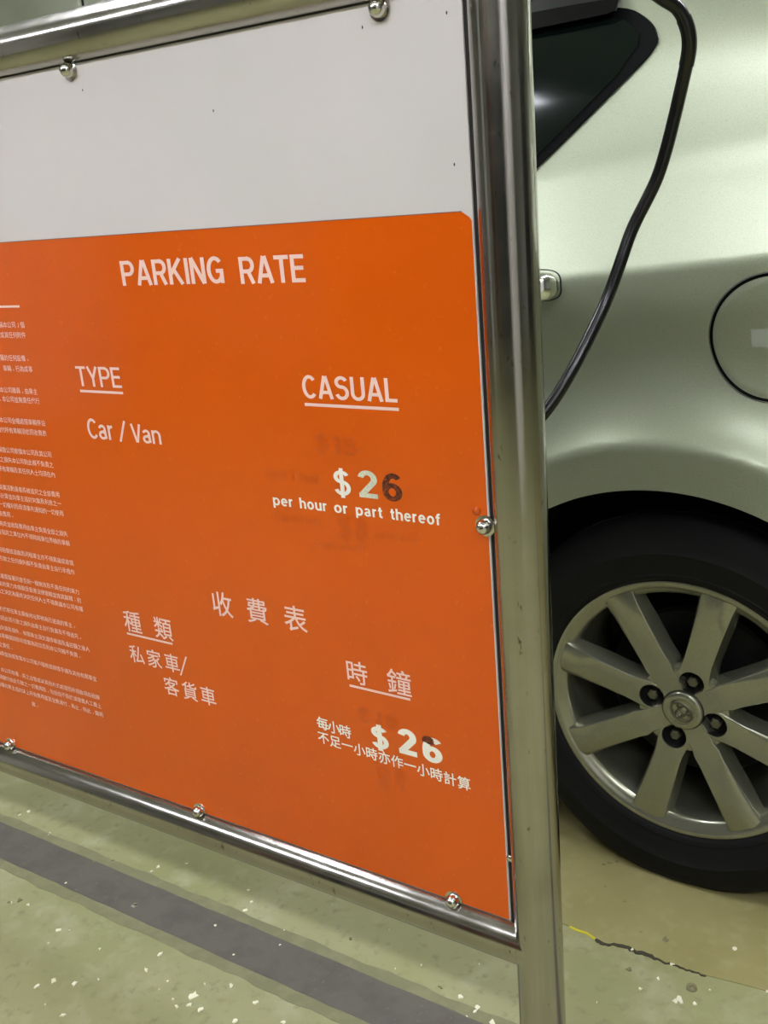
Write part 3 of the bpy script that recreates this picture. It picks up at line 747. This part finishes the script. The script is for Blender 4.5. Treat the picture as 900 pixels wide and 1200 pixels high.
# fuel flap
FCX, FCZ, FR = .1195, .8665, .0800
def disc_on_side(name, r0, r1, off, m, parent, nr=10, dome=0.0):
    V = []; Fc = []; n = 72
    for i in range(n):
        t = 6.283185*i/n
        for k in range(nr+1):
            r = r0+(r1-r0)*k/nr; x = FCX+r*math.cos(t); z = FCZ+r*math.sin(t)
            e = 0.0
            if dome and k == nr: e = dome
            V.append((x, body_pt(x, z)-off+e, z))
    q = nr+1
    for i in range(n):
        j = (i+1) % n
        for k in range(nr): Fc.append((i*q+k, j*q+k, j*q+k+1, i*q+k+1))
    return obj(name, V, Fc, m, parent, True)
gap = disc_on_side('fuel_flap_gap', .0790, .0832, .0006, RUBBER, car, 2)
flap = disc_on_side('fuel_flap', .0005, FR, .0016, PAINT, car, 14, .0022)
rim_ = disc_on_side('fuel_flap_glint', .0828, .0846, .0009, CHROME, car, 2, .0004)  # chrome ring added for the highlight along the flap edge
# clear sticker on the flap
V = []; Fc = []
for i in range(9):
    for j in range(5):
        x = FCX-.030+.060*i/8; z = FCZ-.012+.024*j/4; V.append((x, body_pt(x, z)-.0021, z))
for i in range(8):
    for j in range(4): Fc.append((i*5+j, (i+1)*5+j, (i+1)*5+j+1, i*5+j+1))
obj('clear_sticker', V, Fc, STICKM, flap, True)
# door handle with its cup
def handle(x1, zc, mirror=False):
    yb = body_pt(x1-.05, zc)
    secs = [(x1, .006, .004), (x1-.002, .012, .014), (x1-.008, .018, .024), (x1-.02, .0195, .030), (x1-.05, .0185, .032), (x1-.12, .0175, .034), (x1-.17, .015, .030), (x1-.19, .012, .016), (x1-.194, .006, .004)]
    V = []; Fc = []; n = 20
    for x, hz, oy in secs:
        for k in range(n):
            t = 6.28318*k/n; c, s = math.cos(t), math.sin(t)
            sg = lambda a: math.copysign(abs(a)**.7, a)
            V.append((x, yb-oy*.55-oy*.5*sg(c), zc+hz*sg(s)))
    for i in range(len(secs)-1):
        for k in range(n):
            j = (k+1) % n; Fc.append((i*n+k, i*n+j, (i+1)*n+j, (i+1)*n+k))
    Fc.append(tuple(range(n))); Fc.append(tuple((len(secs)-1)*n+k for k in range(n-1, -1, -1)))
    if mirror: V = [(v[0], 2*YC-v[1], v[2]) for v in V]
    bm = bmesh.new(); me = bpy.data.meshes.new('t'); me.from_pydata(V, [], Fc); bm.from_mesh(me); bmesh.ops.recalc_face_normals(bm, faces=bm.faces[:])
    h = bm_obj('door_handle', bm, CHROME, car, True); h['label'] = 'bright door handle'
    return h
for mr in (False, True):
    handle(-.1690, .9385, mr); handle(-1.16, .90, mr)
V = []; Fc = []; n = 40
for i in range(n):
    t = 6.28318*i/n
    for k, r in enumerate((1.0, .95)):
        x = -.2105+.046*r*math.copysign(abs(math.cos(t))**.6, math.cos(t)); z = .9385+.0225*r*math.copysign(abs(math.sin(t))**.6, math.sin(t))
        V.append((x, body_pt(x, z)-.0012, z))
for i in range(n):
    j = (i+1) % n; Fc.append((2*i, 2*j, 2*j+1, 2*i+1))
obj('handle_cup_edge', V, Fc, DARKM, car, True)

# ------------------------------------------------------------------ wheels (axis along local y, outer face towards -y)
ANG0 = 75.0
def spoke_mesh(k0):
    secs = [(.022, .0200*k0, .0100), (.035, .0235*k0, .0092), (.050, .0248*k0, .0080), (.062, .0242*k0, .0068), (.074, .0225, .0060), (.090, .0215, .0050), (.110, .0222, .0036), (.140, .0236, .0020), (.170, .0254, .0008), (.190, .0272, .0006), (.2005, .0290, .0020)]
    V = []; Fc = []
    for r, hw, y in secs:
        d = .030 if r < .15 else .030-.010*(r-.15)/.05
        rd = min(max((r-.085)/.08, 0), 1)         # folded facet grows outwards
        prof = [(-hw*1.06-.004, y+d), (-hw*1.02, y+.006), (-hw*.95, y+.0012), (-hw*.88, y), (hw*(.88-.50*rd), y-.0008*rd), (hw*(.90-.02*rd), y+.0035*rd), (hw*.97, y+.0012+.005*rd), (hw*1.02, y+.008+.004*rd), (hw*1.06+.004, y+d)]
        for p, yy in prof: V.append((r, yy, p))
    n = 9
    for i in range(len(secs)-1):
        for k in range(n): Fc.append((i*n+k, i*n+(k+1) % n, (i+1)*n+(k+1) % n, (i+1)*n+k))
    Fc.append(tuple(range(n))); Fc.append(tuple((len(secs)-1)*n+k for k in range(n-1, -1, -1)))
    bm = bmesh.new(); me = bpy.data.meshes.new('spoke'); me.from_pydata(V, [], Fc); bm.from_mesh(me)
    bmesh.ops.recalc_face_normals(bm, faces=bm.faces[:]); bm.to_mesh(me); bm.free(); return me
def cut(me, holes):
    """drill round holes (x, z, r) through a mesh along y"""
    o = bpy.data.objects.new('t', me); COL.objects.link(o); tmp = []
    for hx, hz, hr in holes:
        V, Fc = lathe([(hr, -.05), (hr, .06)], 28)
        V = [(v[0]+hx, v[1], v[2]+hz) for v in V]
        Fc = Fc+[tuple(2*i for i in range(28)), tuple(2*i+1 for i in range(27, -1, -1))]
        bm = bmesh.new(); m2 = bpy.data.meshes.new('c'); m2.from_pydata(V, [], Fc); bm.from_mesh(m2); bmesh.ops.recalc_face_normals(bm, faces=bm.faces[:]); bm.to_mesh(m2); bm.free()
        c = bpy.data.objects.new('c', m2); COL.objects.link(c); tmp.append(c)
        md = o.modifiers.new('b', 'BOOLEAN'); md.operation = 'DIFFERENCE'; md.object = c; md.solver = 'EXACT'
    out = bpy.data.meshes.new_from_object(o.evaluated_get(bpy.context.evaluated_depsgraph_get()))
    for c in tmp+[o]: bpy.data.objects.remove(c)
    return out
def finish(me, m, ang=32):
    me.materials.clear(); me.materials.append(m); me.polygons.foreach_set('use_smooth', [True]*len(me.polygons)); me.set_sharp_from_angle(angle=math.radians(ang)); return me
LR = .050
sp_plain = spoke_mesh(.80); sp_lug = cut(spoke_mesh(1.0), [(LR, 0, .0192)])
finish(sp_plain, ALLOY); finish(sp_lug, ALLOY)
hp = [(.0002, .0105), (.030, .0102), (.045, .0088), (.060, .0085), (.069, .0110), (.073, .018), (.071, .035), (.0002, .035)]
V, Fc = lathe(hp, 72)
hm = bpy.data.meshes.new('hub'); hm.from_pydata(V, [], Fc)
bm = bmesh.new(); bm.from_mesh(hm); bmesh.ops.remove_doubles(bm, verts=bm.verts[:], dist=.0006); bmesh.ops.recalc_face_normals(bm, faces=bm.faces[:]); bm.to_mesh(hm); bm.free()
hm = finish(cut(hm, [(LR*math.cos(math.radians(ANG0+90*k)), LR*math.sin(math.radians(ANG0+90*k)), .0192) for k in range(4)]), ALLOY)
def flip(Fc): return [tuple(reversed(f)) for f in Fc]
def wheel(loc, rz):
    V, Fc = lathe([(.2125, .006), (.2130, .001), (.2115, -.0015), (.2085, -.0020), (.2040, -.0005), (.2000, .0030), (.1960, .0060), (.1915, .0085), (.1885, .014), (.1865, .035), (.1800, .060), (.1760, .10), (.1740, .185), (.205, .19), (.2125, .18)], 128, True)
    wo = obj('wheel', V, Fc, ALLOY, car, True); wo.data.set_sharp_from_angle(angle=math.radians(40))
    wo.location = loc; wo.rotation_euler = (0, 0, rz)
    wo['label'] = 'silver eight spoke alloy wheel'
    def sub(name, me): 
        o = bpy.data.objects.new(name, me); COL.objects.link(o); o.parent = wo; return o
    V, Fc = lathe([(.2118, .004), (.2145, -.0035), (.2185, -.0060), (.2240, -.0075), (.2252, -.0068), (.2400, -.0110), (.2560, -.0128), (.2575, -.0138), (.2590, -.0128), (.2720, -.0100), (.2860, -.0065), (.2960, -.0005), (.3030, .0060), (.3065, .0130), (.3075, .0300), (.3045, .0310), (.3045, .0380), (.3080, .0390), (.3085, .10), (.3080, .165), (.298, .178), (.285, .196), (.26, .204), (.23, .198), (.212, .186)], 128, True)
    V = [(v[0], v[1]-(.010*max(0, (-v[2]-.235)/.065) if v[1] < .05 else 0), max(v[2], -WZ+.0016)) for v in V]
    t = obj('tyre', V, Fc, TYRE, wo, True); t.data.set_sharp_from_angle(angle=math.radians(40))
    for k in range(8):
        o = sub('spoke', sp_lug if k % 2 == 0 else sp_plain); o.rotation_euler = (0, -math.radians(ANG0+45*k), 0)
    sub('hub', hm)
    for k in range(4):
        a = math.radians(ANG0+90*k); lx, lz = LR*math.cos(a), LR*math.sin(a)
        V, Fc = lathe([(.0190, .0085), (.0190, .028), (.0002, .028)], 28)
        obj('nut_well', V, Fc, DARKM, wo, True, (lx, 0, lz))
        V, Fc = lathe([(.0002, .0105), (.0066, .0108), (.0086, .0125), (.0088, .028)], 6)
        obj('wheel_nut', V, Fc, NUTM, wo, False, (lx, 0, lz))
    V, Fc = lathe([(.0002, .0030), (.0165, .0030), (.0185, .0036), (.0200, .0036), (.0210, .0028), (.0235, .0028), (.0290, .0040), (.0308, .0062), (.0312, .0120)], 64)
    c = obj('centre_cap', V, Fc, ALLOY, wo, True); c.data.set_sharp_from_angle(angle=math.radians(40))
    V, Fc = lathe([(.0311, .0095), (.0325, .0095)], 64); obj('cap_gap', [(v[0], v[1]-.0006, v[2]) for v in V], Fc, DARKM, wo)
    # emblem: three overlapping rings
    V = []; Fc = []
    def ell(cx, cz, a, b, r, rot):
        n, q = 48, 8; b0 = len(V)
        for i in range(n):
            t = 6.28318*i/n; ex, ez = a*math.cos(t), b*math.sin(t)
            nx, nz = math.cos(t)/a, math.sin(t)/b; l = math.hypot(nx, nz); nx, nz = nx/l, nz/l
            for k in range(q):
                s = 6.28318*k/q
                X = cx+ex+nx*r*math.cos(s); Z = cz+ez+nz*r*math.cos(s); Y = .0026-r*math.sin(s)
                cr, sr = math.cos(rot), math.sin(rot)
                V.append((X*cr-Z*sr, Y, X*sr+Z*cr))
        for i in range(n):
            for k in range(q):
                i2, k2 = (i+1) % n, (k+1) % q; Fc.append((b0+i*q+k, b0+i*q+k2, b0+i2*q+k2, b0+i2*q+k))
    ro = math.radians(-38)
    ell(0, 0, .0172, .0132, .0019, ro); ell(0, .0002, .0062, .0122, .0018, ro); ell(0, .0062, .0118, .0056, .0018, ro)
    obj('emblem', V, Fc, NUTM, wo, True)
    V, Fc = lathe([(.0002, .075), (.135, .075), (.14, .08), (.14, .16), (.0002, .16)], 48)
    obj('brake_drum', V, Fc, DARKM, wo, False)
    return wo
for ax in (0.0, -2.6):
    wheel((ax, 0, WZ), 0); wheel((ax, 2*YC, WZ), math.pi)

# ------------------------------------------------------------------ ceiling lamps
for lx, ly, ra, lb in LAMPS:
    t = empty('ceiling_lamp', (lx, ly, CEIL_Z), math.radians(ra-90)); tag(t, lb, 'lamp', 'fluorescent ceiling battens')
    boxo('housing', -.62, .62, -.09, .09, -.05, 0, HOUSE, t, .008)
    boxo('diffuser', -.60, .60, -.075, .075, -.085, -.045, LAMPM, t, .015)
    for sx in (-1, 1): boxo('end_cap', sx*.61-.012, sx*.61+.012, -.08, .08, -.09, -.045, HOUSE, t, .004)
